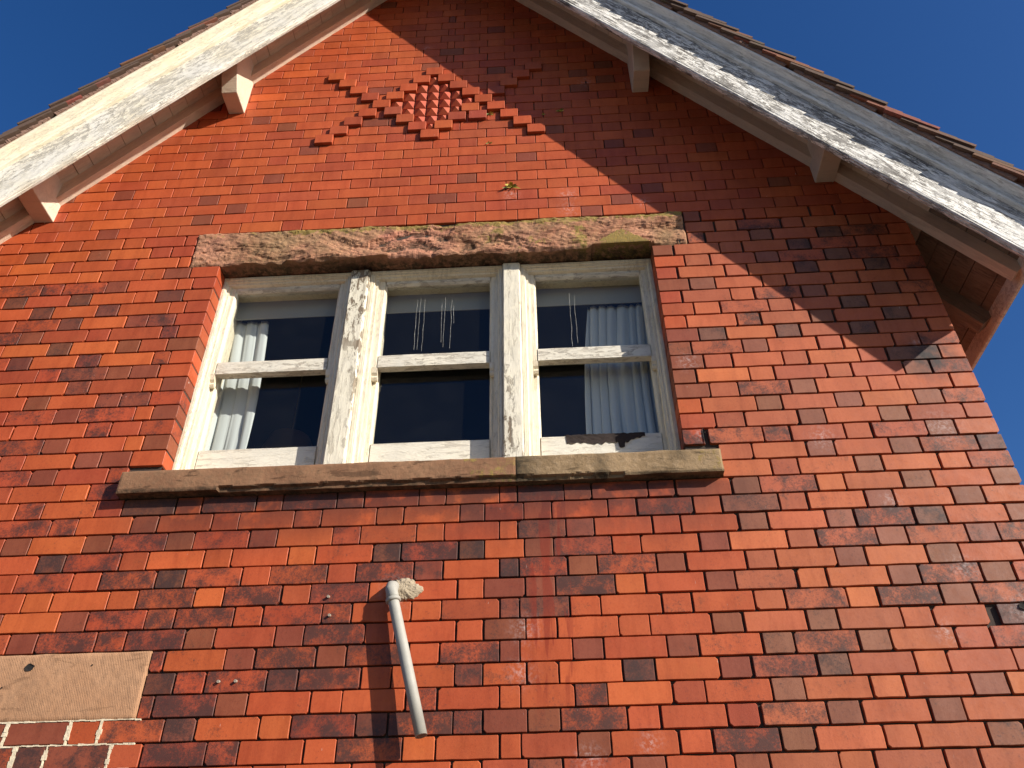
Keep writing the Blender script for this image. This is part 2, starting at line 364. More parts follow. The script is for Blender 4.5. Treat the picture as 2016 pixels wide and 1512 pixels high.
        return link(bpy.data.objects.new(name, me), parent, W)

# ---------------------------------------------------------------- main dimensions (metres; the wall face is y = 0)
H = 0.08                                   # one course
XL, XR = -2.978, 1.838                     # wall corners
AX, AZ, SL = -0.57, 4.1225, 1.25           # apex of the verge boards' lower edge and their slope
CS = 1/math.sqrt(1+SL*SL); SN = SL*CS
WX0, WX1, WZ0, WZ1 = -1.615, 0.566, 2*H, 17*H
GZ = -3.4                                  # ground
house = empty('brick_house', (AX, 0, GZ))
tag(house, 'red brick gable end with peeling white verge boards and a triple sash window', 'house')

# ---------------------------------------------------------------- brickwork
SPOT = [('D',-1.78,1.882),('D',-1.6,1.793),('D',-1.77,1.723),('D',-2.59,1.478),('D',-2.26,1.482),('E',-2.6,1.166),('E',-2.26,1.151),('E',-1.81,1.158),('E',-2.42,1.082),('E',-2.08,1.068),('E',-2.26,0.999),('T',-1.92,0.992),('T',-1.81,0.995),('T',-1.77,0.914),('E',-2.26,0.837),('E',-2.43,0.765),('T',-2.1,0.766),('D',-1.94,0.675),('D',-1.83,0.681),('T',-2.1,0.598),('D',-2.26,0.516),('T',-1.94,0.517),('T',-1.82,0.519),('S',-1.69,0.524),('S',-1.94,0.424),('D',-1.67,0.43),('S',-1.93,0.353),('D',-2.1,0.276),('D',-1.68,0.274),('B',-1.94,0.193),('D',-1.83,0.201),('D',-2.1,0.117),('E',-1.6,-0.04),('D',-1.62,-0.127),('D',-1.77,-0.207),('D',-1.45,-0.201),('S',-1.29,-0.199),('E',-1.95,-0.289),('E',-1.44,-0.363),('S',-0.83,-0.19),('E',-0.61,-0.284),('V',-0.47,-0.28),('E',-0.3,-0.28),('T',-0.47,-0.36),('E',-0.19,-0.361),('S',-1.95,-0.364),('D',-1.77,-0.516),('V',-1.46,-0.592),('D',-1.95,-0.603),('E',-1.4,-0.754),('S',-1.3,-0.754),('V',-1.29,-0.838),('D',-1.13,-0.836),('E',-1.3,-0.921),('D',-1.77,-0.914),('E',-1.76,-0.992),('V',-1.3,-0.99),('V',-0.79,-0.441),('D',-0.97,-0.596),('E',-0.96,-0.758),('D',-0.8,-0.671),('V',-0.87,-0.912),('E',-0.66,-0.913),('T',-0.31,-0.759),('V',-0.32,-0.918),('V',0.12,-0.433),('T',-0.1,-0.528),('D',0.11,-0.678),('E',0.29,-0.761),('D',0.61,-0.6),('D',0.11,-0.992),('D',0.26,-1.056),('D',0.63,-0.758),('B',0.94,-0.601),('B',1.12,-0.681),('E',0.95,-0.757),('B',1.45,-0.519),('E',1.59,-0.604),('B',1.46,-0.841),('S',0.45,-0.12),('T',0.71,-0.12),('B',0.12,-0.201),('B',-0.04,-0.277),('V',0.13,-0.275),('D',0.61,-0.283),('D',0.45,-0.363),('D',0.64,0.439),('S',0.76,0.205),('B',1.11,0.412),('B',1.28,0.357),('B',1.11,0.275),('B',1.61,0.356),('B',1.45,0.279),('B',1.61,0.197),('B',1.1,0.116),('B',1.45,0.117),('E',1.79,0.116),('S',1.75,0.035),('B',1.44,-0.043),('B',1.79,-0.047),('B',1.29,-0.126),('B',1.62,-0.124),('B',1.12,-0.208),('E',1.45,-0.204),('B',1.28,-0.28),('B',1.12,-0.369),('B',1.45,-0.366),('B',1.28,-0.436),('B',1.75,-0.205),('E',1.45,1.419),('E',1.27,1.32),('E',1.45,1.246),('E',1.62,1.174),('E',1.28,1.165),('D',1.62,1.001),('E',1.46,0.925),('E',1.62,0.848),('E',1.12,0.766),('E',1.45,0.761),('E',1.61,0.597),('C',1.3,0.519),('D',0.29,1.632),('D',0.77,1.079),('E',0.78,0.758),('D',0.61,0.677),('D',0.6,0.523),('G',-2.43,1.868),('G',-2.23,1.765),('G',-2.09,1.478),('G',-2.51,1.357),('G',-2.25,1.321),('G',-2.06,1.132),('G',-2.08,0.998),('G',-1.91,0.718),('G',-2.39,0.838),('G',-2.21,0.586),('G',-1.71,0.258),('G',-1.77,0.276),('G',-1.96,0.042),('G',-1.85,-0.183),('G',-1.46,-0.258),('G',-1.98,-0.564),('G',-1.99,-0.424),('G',-1.77,-0.442),('G',-1.29,-0.432),('G',-0.94,-0.9),('G',-1.87,-0.85),('G',-0.44,-0.979),('G',0.28,-0.408),('G',0.19,-0.751),('G',0.27,-0.462),('G',0.46,-0.757),('G',0.32,-0.807),('G',1.38,0.336),('G',1.12,-0.02),('G',1.15,-0.551),('G',1.23,-0.764),('G',0.94,-0.466),('G',-1.04,-0.193),('G',-0.95,-0.262),('G',-0.47,-0.16)]
PAL = {'A': ((.420, .079, .0265), .10), 'G': ((.475, .096, .029), .08), 'C': ((.355, .066, .027), .14), 'D': ((.225, .057, .030), .20),
       'E': ((.165, .048, .030), .72), 'V': ((.30, .056, .027), .84), 'S': ((.37, .066, .026), .60), 'T': ((.235, .054, .032), .55), 'B': ((.240, .064, .036), .26)}
def pick(xc, zc, head):
    for k, sx, sz in SPOT:
        if abs(zc-sz) < .046 and abs(xc-sx) < (.06 if head else .11): return k, True
    r = random.random()
    low = zc < 1.5
    if not low:                                            # smoother, cleaner bricks above the lintel
        if head: return ('D' if r < .12 else 'C' if r < .50 else 'A'), False
        return ('C' if r < .30 else 'G' if r < .35 else 'A'), False
    if xc > .75:
        if head: return ('B' if r < .10 else 'C' if r < .40 else 'D' if r < .52 else 'S' if r < .62 else 'A'), False
        return ('S' if r < .28 else 'C' if r < .44 else 'G' if r < .52 else 'A'), False
    if head: return ('D' if r < .17 else 'C' if r < .42 else 'S' if r < .54 else 'E' if r < .56 else 'G' if r < .63 else 'A'), False
    return ('S' if r < .32 else 'C' if r < .46 else 'T' if r < .49 else 'G' if r < .53 else 'A'), False
def brick_col(xc, zc, head):
    k, fixed = pick(xc, zc, head)
    c, st = PAL[k]
    q = random.uniform(.90, 1.09); g = random.uniform(-.006, .007)
    st = min(1, max(0, st + random.uniform(-.08, .14)))
    if zc > 1.55: st *= .25
    elif zc > .4 and k == 'E': st *= .72
    elif -2.0 < zc < 0.1 and not fixed: st = min(1, st + random.uniform(0, .22))
    if xc > .75 and zc < 1.5: c = (c[0]*1.0+.015, c[1]*1.18+.012, c[2]*1.2+.010)  # washed-out gloss of the sun, put into the right-hand bricks' colour
    return (c[0]*q, max(.02, (c[1]*1.07+g)*q), c[2]*q, st)

def clip(poly, a, b, c):
    """keep the side a*x + b*z < c"""
    out = []
    for i in range(len(poly)):
        p, q = poly[i], poly[(i+1) % len(poly)]
        dp, dq = a*p[0]+b*p[1]-c, a*q[0]+b*q[1]-c
        if dp <= 0: out.append(p)
        if dp*dq < 0:
            t = dp/(dp-dq); out.append((p[0]+(q[0]-p[0])*t, p[1]+(q[1]-p[1])*t))
    return out
def outline(x0, x1, z0, z1, rough):
    """brick face outline: slightly worn corners and uneven arrises"""
    w_ = x1-x0; n = 4 if w_ > .15 else 2
    cr = [random.uniform(.0012, .003) + (random.random() < .22*rough)*random.uniform(.002, .010*rough) for _ in range(4)]
    cr = [min(c, w_*.3) for c in cr]; e = lambda: random.uniform(-.0007, .0007)*(1+rough)
    p = [(x0+cr[0], z0)] + [(x0+w_*(i/n), z0+e()) for i in range(1, n)] + [(x1-cr[1], z0), (x1, z0+cr[1]), (x1+e(), (z0+z1)/2), (x1, z1-cr[2]), (x1-cr[2], z1)]
    p += [(x1-w_*(i/n), z1+e()) for i in range(1, n)] + [(x0+cr[3], z1), (x0, z1-cr[3]), (x0+e(), (z0+z1)/2), (x0, z0+cr[0])]
    return p
def add_brick(mb, x0, x1, z0, z1, yf=0.0, depth=.03, rough=.6, rake=True, col=None, bev=.0016, plain=False):
    head = (x1-x0) < .15
    col = col or brick_col((x0+x1)/2, (z0+z1)/2, head)
    if plain: p = [(x0, z0), (x1, z0), (x1, z1), (x0, z1)]
    else: p = outline(x0, x1, z0, z1, rough)
    if rake:
        p = clip(p, SL, 1, 3.815)
        if len(p) > 2: p = clip(p, -SL, 1, 5.235)
    if len(p) < 3: return
    cx = sum(a for a, _ in p)/len(p); cz = sum(a for _, a in p)/len(p)
    fx = tuple(random.uniform(-20, 20) for _ in range(3))
    tx, tz = random.gauss(0, .0022), random.gauss(0, .005); y0 = yf + random.gauss(0, .0006)
    def Y(x, z): return y0 + tx*(x-cx) + tz*(z-cz)
    inn = []
    for (x, z) in p:
        d = math.hypot(x-cx, z-cz) or 1
        dx = -bev if x > cx else bev; dz = -bev if z > cz else bev
        inn.append((x+dx, z+dz))
    a = [mb.vert((x, Y(x, z), z)) for x, z in inn]; b = [mb.vert((x, Y(x, z)+bev, z)) for x, z in p]; c = [mb.vert((x, y0+depth, z)) for x, z in p]
    n = len(p)
    mb.face(a, 0, col, fx)
    for i in range(n):
        j = (i+1) % n
        mb.face((b[i], b[j], a[j], a[i]), 0, col, fx); mb.face((c[i], c[j], b[j], b[i]), 0, col, fx)

def perps(k):
    """vertical joints of course k (Flemish bond, one lattice left and one right of the broken bond)"""
    P = 0.3299; e = (k % 2 == 0); L = []
    upper = k >= 17
    hl = (-1.342 if e else -1.178); hr = (0.232 if e else 0.062)
    if upper: left_end, right_start = ((-.574, -.424) if e else (-.527, -.484))
    else: left_end, right_start = ((-.253, -.10) if e else (-.195, -.123))
    n = -6
    while True:
        a = hl + n*P
        if a > left_end + .01: break
        L += [a, a+.109] if a+.109 <= left_end+.02 else [a]; n += 1
    L = [x for x in L if x < left_end-.02] + [left_end]
    if not upper and not e: L += [-.123]
    L += [right_start] if right_start > L[-1]+.02 else []
    n = -3
    while True:
        a = hr + n*P*1.004
        if a > XR: break
        for q in (a, a+.110):
            if q > L[-1]+.04: L.append(q)
        n += 1
    # quoins at the right-hand corner
    if e: L = [x for x in L if x < 1.62] + [1.672]
    else: L = [x for x in L if x < 1.45] + [1.507, 1.733]
    L = sorted(set([XL] + [x for x in L if x > XL+.04 and x < XR-.03] + [XR]))
    return L
pat = {}
for k in range(29, 38):                                     # raised headers of the diaper pattern
    s_ = set()
    dd = (4-abs(k-33))*.0765
    s_ |= {round(-.595-dd, 4), round(-.595+dd, 4)}
    if k >= 34: s_ |= {round(-.595-.0765*(k-29), 4), round(-.595+.0765*(k-29), 4)}
    if k <= 32: s_ |= {round(-.595-.0765*(37-k), 4), round(-.595+.0765*(37-k), 4)}
    if k == 31: s_ |= {-.320}
    pat[k] = sorted(s_)
PYR = {30: 1, 31: 3, 32: 5, 33: 7, 34: 5, 35: 3, 36: 1}
def courses(k):
    """list of (x0, x1) bricks of course k with all openings taken out"""
    P = perps(k); z0, z1 = k*H, (k+1)*H
    blocks = []
    if 2 <= k < 17: blocks.append((WX0, WX1))
    if k in (17, 18, 19): blocks.append((-1.775, .745))
    if k in (0, 1): blocks.append((-1.752, .697))
    if k in (-11, -10, -9): blocks.append((-2.30, -1.450))
    if k in pat:
        w_ = .105
        for c in pat[k]: blocks.append((c-w_/2, c+w_/2))
        if k in PYR: hw = PYR[k]*.0718/2; blocks.append((-.595-hw-.003, -.595+hw+.003))
    if 2 <= k < 17:
        # quoins beside the window
        e = (k % 2 == 0)
        P = [x for x in P if x < (-1.80 if not e else -1.86) or x > WX1+.12 + (.06 if e else .09)]
        P += ([-1.868, -1.759] if e else [-1.808, -1.728]); P += [WX0, WX1, .667 if e else .712]
        if not e: P = [x for x in P if not (-1.99 < x < -1.82)]
        P = sorted(set(P))
        Q = [P[0]]
        for x in P[1:]:
            if x-Q[-1] > .035 or x in (WX0, WX1): Q.append(x)
        P = Q
    edges = sorted(set(P))
    out = []
    for a, b in zip(edges[:-1], edges[1:]):
        seg = [(a, b)]
        for c, d in blocks:
            ns = []
            for (p, q) in seg:
                if d <= p or c >= q: ns.append((p, q)); continue
                if c > p: ns.append((p, c))
                if d < q: ns.append((d, q))
            seg = ns
        out += seg
    # merge slivers into their neighbour
    out = [s for s in sorted(out) if s[1]-s[0] > .012]
    res = []
    for s in out:
        if res and s[1]-s[0] < .04 and abs(res[-1][1]-s[0]) < 1e-4 and res[-1][1]-res[-1][0] < .2: res[-1] = (res[-1][0], s[1])
        elif res and res[-1][1]-res[-1][0] < .04 and abs(res[-1][1]-s[0]) < 1e-4 and s[1]-s[0] < .2: res[-1] = (res[-1][0], s[1])
        else: res.append(s)
    return res

wall = MB()
for k in range(int(GZ/H), 52):
    zt = k*H
    if zt > 4.75: break
    low = k < 20
    jw = (.0042 if k >= 20 else .0062)
    rough = .35 if k >= 20 else .8
    dz = random.uniform(-.0006, .0006)
    for (a, b) in courses(k):
        xc = (a+b)/2
        if SL*a+zt > 3.82 or -SL*b+zt > 5.24: continue
        j1 = jw*random.uniform(.25, .75)*(1.45 if (xc > .3 and low) else 1); j2 = jw*random.uniform(.25, .75)*(1.45 if (xc > .3 and low) else 1)
        jb = jw*random.uniform(.35, .6)*(1.25 if (xc > .3 and low) else 1)
        e0, e1 = a+j1, b-j2
        if 2 <= k < 17 and abs(b-WX0) < 1e-3: e1 = b
        if 2 <= k < 17 and abs(a-WX1) < 1e-3: e0 = a
        if abs(b-XR) < 1e-3: e1 = b
        if abs(a-XL) < 1e-3: e0 = a
        if k in (-12, -13) and xc < -1.5: e0 += .002; e1 -= .002
        dep = .125 if (2 <= k < 17 and (abs(b-WX0) < 1e-3 or abs(a-WX1) < 1e-3)) else (.105 if abs(b-XR) < 1e-3 else .03)
        if k == 1 and abs(a-.697) < 1e-3: e0 += .004
        if k < -26: add_brick(wall, e0, e1, zt+jb+dz, zt+H-jb+dz, 0, dep, rough, plain=True); continue
        # two broken bricks by the right-hand edge
        if k == -8 and a > 1.3 and a < 1.55:
            add_brick(wall, e0, e1-.032, zt+jb, zt+H-jb, 0, dep, 1.2); continue
        if k == 2 and abs(a-WX1) < 1e-3: e1 -= .008
        if k == 3 and False: pass
        add_brick(wall, e0, e1, zt+jb+dz, zt+H-jb+dz, 0, dep, rough)
wall_o = wall.build('wall', [M['brick']], house)

# raised headers and the nailhead bricks between them
rel = MB()
for k, xs in pat.items():
    for c in xs:
        col = brick_col(c, k*H+.04, True); col = (max(col[0], .32), max(col[1], .055), col[2], .03)
        add_brick(rel, c-.0515+random.uniform(-.001, .001), c+.0515, k*H+.0022, (k+1)*H-.0022, -.020+random.uniform(-.001, .001), .045, .3, col=col, rake=False)
rel.build('raised_header_bricks', [M['brick']], house)
nail = MB()
for k, n in PYR.items():
    for i in range(n):
        cx = -.595 + (i-(n-1)/2)*.0718; z0 = k*H+.0045; z1 = z0+H-.009; x0, x1 = cx-.0328, cx+.0328
        col = (random.uniform(.38, .44), random.uniform(.066, .080), .027, .02); fx = tuple(random.uniform(-9, 9) for _ in range(3))
        b = [nail.vert(p) for p in ((x0, .004, z0), (x1, .004, z0), (x1, .004, z1), (x0, .004, z1))]
        t = nail.vert((cx+random.uniform(-.001, .001), -.022, (z0+z1)/2+.002)); bk = [nail.vert((p[0], .03, p[2])) for p in (nail.v[q] for q in b)]
        for q in range(4):
            nail.face((b[q], b[(q+1) % 4], t), 0, col, fx); nail.face((bk[q], bk[(q+1) % 4], b[(q+1) % 4], b[q]), 0, col, fx)
nail.build('nailhead_bricks', [M['brick']], house)

# mortar bed behind the bricks, and the backing wall; the window opening is left free
mo = MB()
def rake_top(x): return min(3.80-SL*x, 5.22+SL*x)
def mortar_sheet(y, x0, x1, z0, zt_fn, mi=0, n=24):
    for i in range(n):
        a = x0+(x1-x0)*i/n; b = x0+(x1-x0)*(i+1)/n
        za, zb = zt_fn(a), zt_fn(b)
        q = [mo.vert((a, y, z0)), mo.vert((b, y, z0)), mo.vert((b, y, zb)), mo.vert((a, y, za))]; mo.face(q, mi)
YM = .014
cut = lambda z: (lambda x: min(z, rake_top(x)))
mortar_sheet(YM, XL+.004, XR-.004, GZ, lambda x: WZ0-.09)
mortar_sheet(YM, XL+.004, WX0-.004, WZ0-.09, cut(WZ1+.1)); mortar_sheet(YM, WX1+.004, XR-.004, WZ0-.09, cut(WZ1+.1))
mortar_sheet(YM, XL+.004, AX, WZ1+.1, lambda x: max(WZ1+.1, rake_top(x)), n=40)
mortar_sheet(YM, AX, XR-.004, WZ1+.1, lambda x: max(WZ1+.1, rake_top(x)), n=40)
for X in (WX0-.003, WX1+.003):
    q = [mo.vert(p) for p in ((X, YM, WZ0), (X, .20, WZ0), (X, .20, WZ1), (X, YM, WZ1))]; mo.face(q)
q = [mo.vert(p) for p in ((XR-.004, YM, GZ), (XR-.004, .5, GZ), (XR-.004, .5, 1.3), (XR-.004, YM, 1.3))]; mo.face(q)
mo.build('mortar_joints', [M['mortar']], house, recalc=False)
# pale repointing under the tooled stone
rp = MB()
for k in (-12, -13):
    ps = [x for x in perps(k) if -2.6 < x < -1.42]
    for x in ps:
        for i in range(5):
            z = k*H+i*H/5; ww = random.choice((.0035, .0045, .008))+random.uniform(-.0012, .0016)
            rp.box((x-ww+random.uniform(-.001, .001), -.0012-random.uniform(0, .001), z), (x+ww, .01, z+H/5+.0004), jit=.0012)
for i in range(60):
    x = -2.6+i*.0195
    for z in (-11*H, -12*H, -13*H): rp.box((x, -.0016, z-.0028+random.uniform(-.0012, .0012)), (x+.0198, .01, z+.0018+random.uniform(-.001, .0015)), jit=.0009)
rp.build('pale_repointing', [M['repoint']], house)

# side walls and backing
sw = MB()
for X, sgn in ((XR, 1), (XL, -1)):
    for k in range(int(GZ/H), 13):
        y = .107 if k % 2 else .225
        if k % 2 == 0 and True: y = .107+.11
        ys = [.107] if k % 2 == 0 else []
        L = [.107]; t = .107; hd = (k % 2 == 0)
        while t < 4.0: t += (.105 if hd else .225); hd = not hd; L.append(t)
        for a, b in zip(L[:-1], L[1:]):
            n0 = len(sw.v); add_brick(sw, a+.002, b-.002, k*H+.002, (k+1)*H-.002, 0, .03, .5, rake=False, plain=True)
            for i in range(n0, len(sw.v)):
                x, yy, z = sw.v[i]; sw.v[i] = (X-sgn*yy, x, z)
sw.build('side_wall', [M['brick']], house)
bk = MB()
def backing(x0, x1, z0, z1, y0=.03, y1=.30): bk.box((x0, y0, z0), (x1, y1, z1))
backing(XL+.03, XR-.03, GZ, WZ0-.10, .031, .33)
backing(XL+.03, WX0-.12, WZ0-.10, WZ1+.2, .031, .33); backing(WX1+.12, XR-.03, WZ0-.10, WZ1+.2, .031, .33)
backing(WX0-.12, WX0-.001, WZ0-.10, WZ1+.2, .128, .33); backing(WX1+.001, WX1+.12, WZ0-.10, WZ1+.2, .128, .33)
bk.extrude([(XL+.03, WZ1+.2), (XR-.03, WZ1+.2), (XR-.03, 3.80-SL*(XR-.03)) if 3.80-SL*(XR-.03) > WZ1+.2 else (1.79, WZ1+.2), (AX+.02, 4.45), (AX-.02, 4.45), (-2.90, WZ1+.2)], .031, .33, axis='Y')
for X in (XL+.012, XR-.042): bk.box((X, .33, GZ), (X+.03, 4.0, 1.05))
bk.build('backing_masonry', [M['mortar']], house)

# ---------------------------------------------------------------- dressed stones
def stone(name, mat, x0, x1, z0, z1, yfront, yback, nx, nz, disp, colf, parent=house, edge=.004, top=None, label=None):
    """block whose front, top and underside are one displaced grid; disp(x,z)->outward shift"""
    mb = MB(); rows = []
    prof = []                                             # (y, z, is front)
    tz = top or (lambda y: z1)
    for i in range(4): prof.append((yback+(yfront-yback)*i/4, z0, 0))
    for i in range(nz+1): prof.append((yfront, z0+(z1-z0)*i/nz, 1))
    zt = z1
    for i in range(1, 6): y = yfront+(yback-yfront)*i/5; prof.append((y, tz(y), 0))
    for ix in range(nx+1):
        x = x0+(x1-x0)*ix/nx; row = []
        ex = min(x-x0, x1-x)
        for (y, z, fr) in prof:
            ez = min(z-z0, z1-z); rnd = max(0, 1-min(ex, max(ez, 0))/.012)**2*edge if fr else 0
            d = disp(x, z) if fr else disp(x, z)*max(0, 1-(y-yfront)/.03)*.7
            jz = (edge*.8*noise.noise((x*14, y*9, 3.3)) + disp(x, z)*.3) * (1 if not fr or ez < 1e-6 else 0)
            if name == 'lintel' and z <= z0+1e-6: jz = max(-.012, jz*2.2)
            row.append(mb.vert((x+noise.noise((z*20, y*9, ix))*(.0025 if ex < 1e-6 else 0), y-d+rnd, z+jz)))
        rows.append(row)
    m = len(prof)
    def cc(i): x, y, z = mb.v[i]; return (*colf(x, z, y), 1)
    for ix in range(nx):
        for k in range(m-1):
            q = (rows[ix][k], rows[ix][k+1], rows[ix+1][k+1], rows[ix+1][k])
            mb.face(q, 0, [cc(i) for i in q], smooth=False)
    for r in (rows[0], rows[-1][::-1]): mb.face(r, 0, [cc(i) for i in r])
    o = mb.build(name, [mat], parent)
    if label: o['label'] = label
    return o
N = noise.noise
def ridged(p, s): return 1-abs(N((p[0]*s, p[1]*s*2.2, 7.7)))*2
def lin_disp(x, z):
    if x > .27 + abs(z-1.37)*0 and (z-1.36) < .115 - abs(x-.42)*.72: return .016     # tooled boss left standing above the opening
    d = .009*N((x*5, z*9, 1.1)) + .008*N((x*17, z*30, 2.2)) + .0042*N((x*50, z*75, 3.1))
    lay = N((x*2.3, z*16+N((x*4, z*4, 0))*1.5, 9.1)); d += .013*math.floor(lay*3.2)/3.2    # delaminating beds
    if -.86 < x < -.30:
        t = N((x*6, z*10, 4.4))+(1-abs(x+.58)/.28)*.9-.25
        d -= .010*max(0, min(1, (t-.05)*7))
    return d
def lin_col(x, z, y=0):
    li = max(0, min(1, (z-1.53)/.05+N((x*4, 2, 3))*.6))*(.95 if x > -1.3 else .35)
    if x > -.35: li = max(li, .65*max(0, .3+N((x*7, z*8, 6))*1.4)*(1 if x < .25 else .2))
    if x > .27 and (z-1.36) < .115 - abs(x-.42)*.72: li = .85
    sc = 1.0 if (x+.70)**2/.012+(z-1.515)**2/.0009+N((x*22, z*30, 5))*.6 < 1 else (.35 if -.86 < x < -.4 and z < 1.56 and N((x*6, z*10, 4.4))+(1-abs(x+.58)/.28)*.9-.25 > .12 else 0)
    dk = max(0, 1-abs(x+.10)/.02)*.5 + max(0, (.03-(z-1.355))/.03)*.55 + (y > .01)*.9  # dk also darkens the bottom edge and the parts behind the face
    return (li, sc, min(1, dk))
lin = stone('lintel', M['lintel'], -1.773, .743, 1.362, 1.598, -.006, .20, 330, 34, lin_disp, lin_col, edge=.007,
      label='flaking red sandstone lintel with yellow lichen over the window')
def sill_top(y): return .102+(y+.05)*.40 if y < .09 else .158+(y-.09)*.1
def sill_disp(x, z):
    d = .0016*N((x*7, z*12, 1))+.0010*N((x*40, z*60, 2))
    lim = .014+.012*N((x*2.1, 0, 1))+.007*N((x*11, 0, 4))+.003*N((x*40, 0, 6))
    if -1.33 < x < .3: d -= .014*max(0, min(1, (lim-z)/.004))
    return d
def sill_col_l(x, z, y=0):
    li = max(0, min(1, (x+.55)/.35))*.75*max(0, min(1, .6+N((x*9, z*14, 2)))) + (.30 if z > .085 and N((x*8, 4, 4)) > .1 else 0)
    dk = (.7 if z < .016 else 0)+(y > -.03)*(z < .03)*.7+.3*max(0, 1-abs(x+1.02)/.04)+ .35*max(0, 1-abs(x+.7)/.03)  # dk: darker bottom edge and underside, plus two streaks
    return (min(1, li), 0, min(1, dk))
def sill_col_r(x, z, y=0):
    dk = .9*max(0, 1-abs(x+.11)/.10)+.75*max(0, 1-abs(x-.215)/.045)+(.55 if z < .014 else 0)+(z < .03)*(y > -.03)*.7+.5*max(0, 1-abs(x-.53)/.05)*(z > .06)+.6*max(0, N((x*5, z*4, 8)))  # dk: dark streaks, with a darker bottom edge and underside
    li = (.45 if x > .6 else .12)+(.6 if z > .11 and x > .5 else 0)
    return (li, 0, min(1, dk))
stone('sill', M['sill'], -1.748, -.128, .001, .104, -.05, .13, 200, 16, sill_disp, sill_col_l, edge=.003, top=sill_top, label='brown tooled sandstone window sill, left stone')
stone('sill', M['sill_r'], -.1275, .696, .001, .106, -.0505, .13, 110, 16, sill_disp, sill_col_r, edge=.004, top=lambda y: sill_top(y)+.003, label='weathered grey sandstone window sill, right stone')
def slab_disp(x, z): return .0012*N((x*6, z*9, 1))+.0008*N((x*50, z*40, 2))
slab = stone('tablet_stone', M['slab'], -2.297, -1.4515, -.8785, -.6425, -.004, .03, 110, 40, slab_disp, lambda x, z, y=0: (0, 0, .25*max(0, N((x*4, z*5, 2)))), edge=.003,
      label='tooled pink sandstone tablet let into the brickwork')
def hole(x, z, rx, rz, y=-.0065, parent=None, name='hole', seed=0, depth=.02):
    mb = MB(); n = 16; a = []; b = []
    for i in range(n):
        t = i/n*2*math.pi; q = 1+.25*N((math.cos(t)*1.5, math.sin(t)*1.5, seed))
        a.append(mb.vert((x+rx*q*math.cos(t), y, z+rz*q*math.sin(t)))); b.append(mb.vert((x+rx*.5*q*math.cos(t), y+.0025, z+rz*.6*q*math.sin(t))))
    for i in range(n): mb.face((a[i], a[(i+1) % n], b[(i+1) % n], b[i]))
    mb.face(b); return mb.build(name, [M['hole']], parent)
hole(-1.884, -.690, .017, .013, parent=slab, seed=2)
hole(-1.655, -.688, .0035, .003, parent=slab, seed=5)
hole(-1.96, -.76, .003, .003, parent=slab, seed=6)

# ---------------------------------------------------------------- the triple sash window
win = empty('window', (-.525, .12, .16), house); win['label'] = 'white three-light timber sash window with flaking paint'
FY = .088
fr = MB()
def frame_mould(mb, x0, x1, z0, z1, steps, axis):
    pass
LIGHTS = [(-1.548, -1.023), (-.775, -.251), (-.020, .502)]          # glass of the three lights
BAYS = [(WX0+.001, -.957), (-.856, -.187), (-.092, WX1-.001)]
# each bay: stepped jamb linings left and right, stepped head, bottom rail of the frame
for (bx0, bx1), (g0, g1) in zip(BAYS, LIGHTS):
    for side in (0, 1):
        e = bx0 if side == 0 else bx1; g = g0 if side == 0 else g1; s_ = 1 if side == 0 else -1
        w_ = abs(g-e); a = .30*w_; b = .50*w_; c = .64*w_
        pr = [(e, .30), (e, FY), (e+s_*a*.62, FY), (e+s_*a*.70, FY+.004), (e+s_*a*.8, FY+.002), (e+s_*a, FY+.006), (e+s_*a, FY+.013), (e+s_*(a+.004), FY+.016), (e+s_*b, FY+.016), (e+s_*b, FY+.027), (e+s_*c, FY+.029), (e+s_*c, .30)]
        fr.extrude(pr, .155, 1.352, 26, 'Z', wob=.0009, wsc=9, seed=bx0*7+side)
    pr = [(.30, 1.352), (FY-.004, 1.352), (FY-.004, 1.338), (FY+.004, 1.334), (FY+.001, 1.326), (FY+.012, 1.322), (FY+.012, 1.312), (FY+.028, 1.308), (.30, 1.308)]
    fr.extrude(pr, bx0+.001, bx1-.001, 22, 'X', wob=.0009, wsc=9, seed=3)
    pr = [(.30, .15), (FY+.004, .15), (FY+.004, .178), (FY+.03, .190), (.30, .190)]
    fr.extrude(pr, bx0+.001, bx1-.001, 22, 'X', wob=.0009, wsc=9, seed=4)
fr.build('window_frame', [M['frame']], win)
for (x0, x1) in ((-.957, -.856), (-.187, -.092)):
    mu = MB(); c = .010
    mu.extrude([(x0+.002, .30), (x0+.002, FY-.012), (x0+c, .066), (x1-c, .066), (x1-.002, FY-.012), (x1-.002, .30)], .150, 1.348, 40, 'Z', wob=.0010, wsc=7, seed=x0)
    mu.build('mullion', [M['mullion']], win)
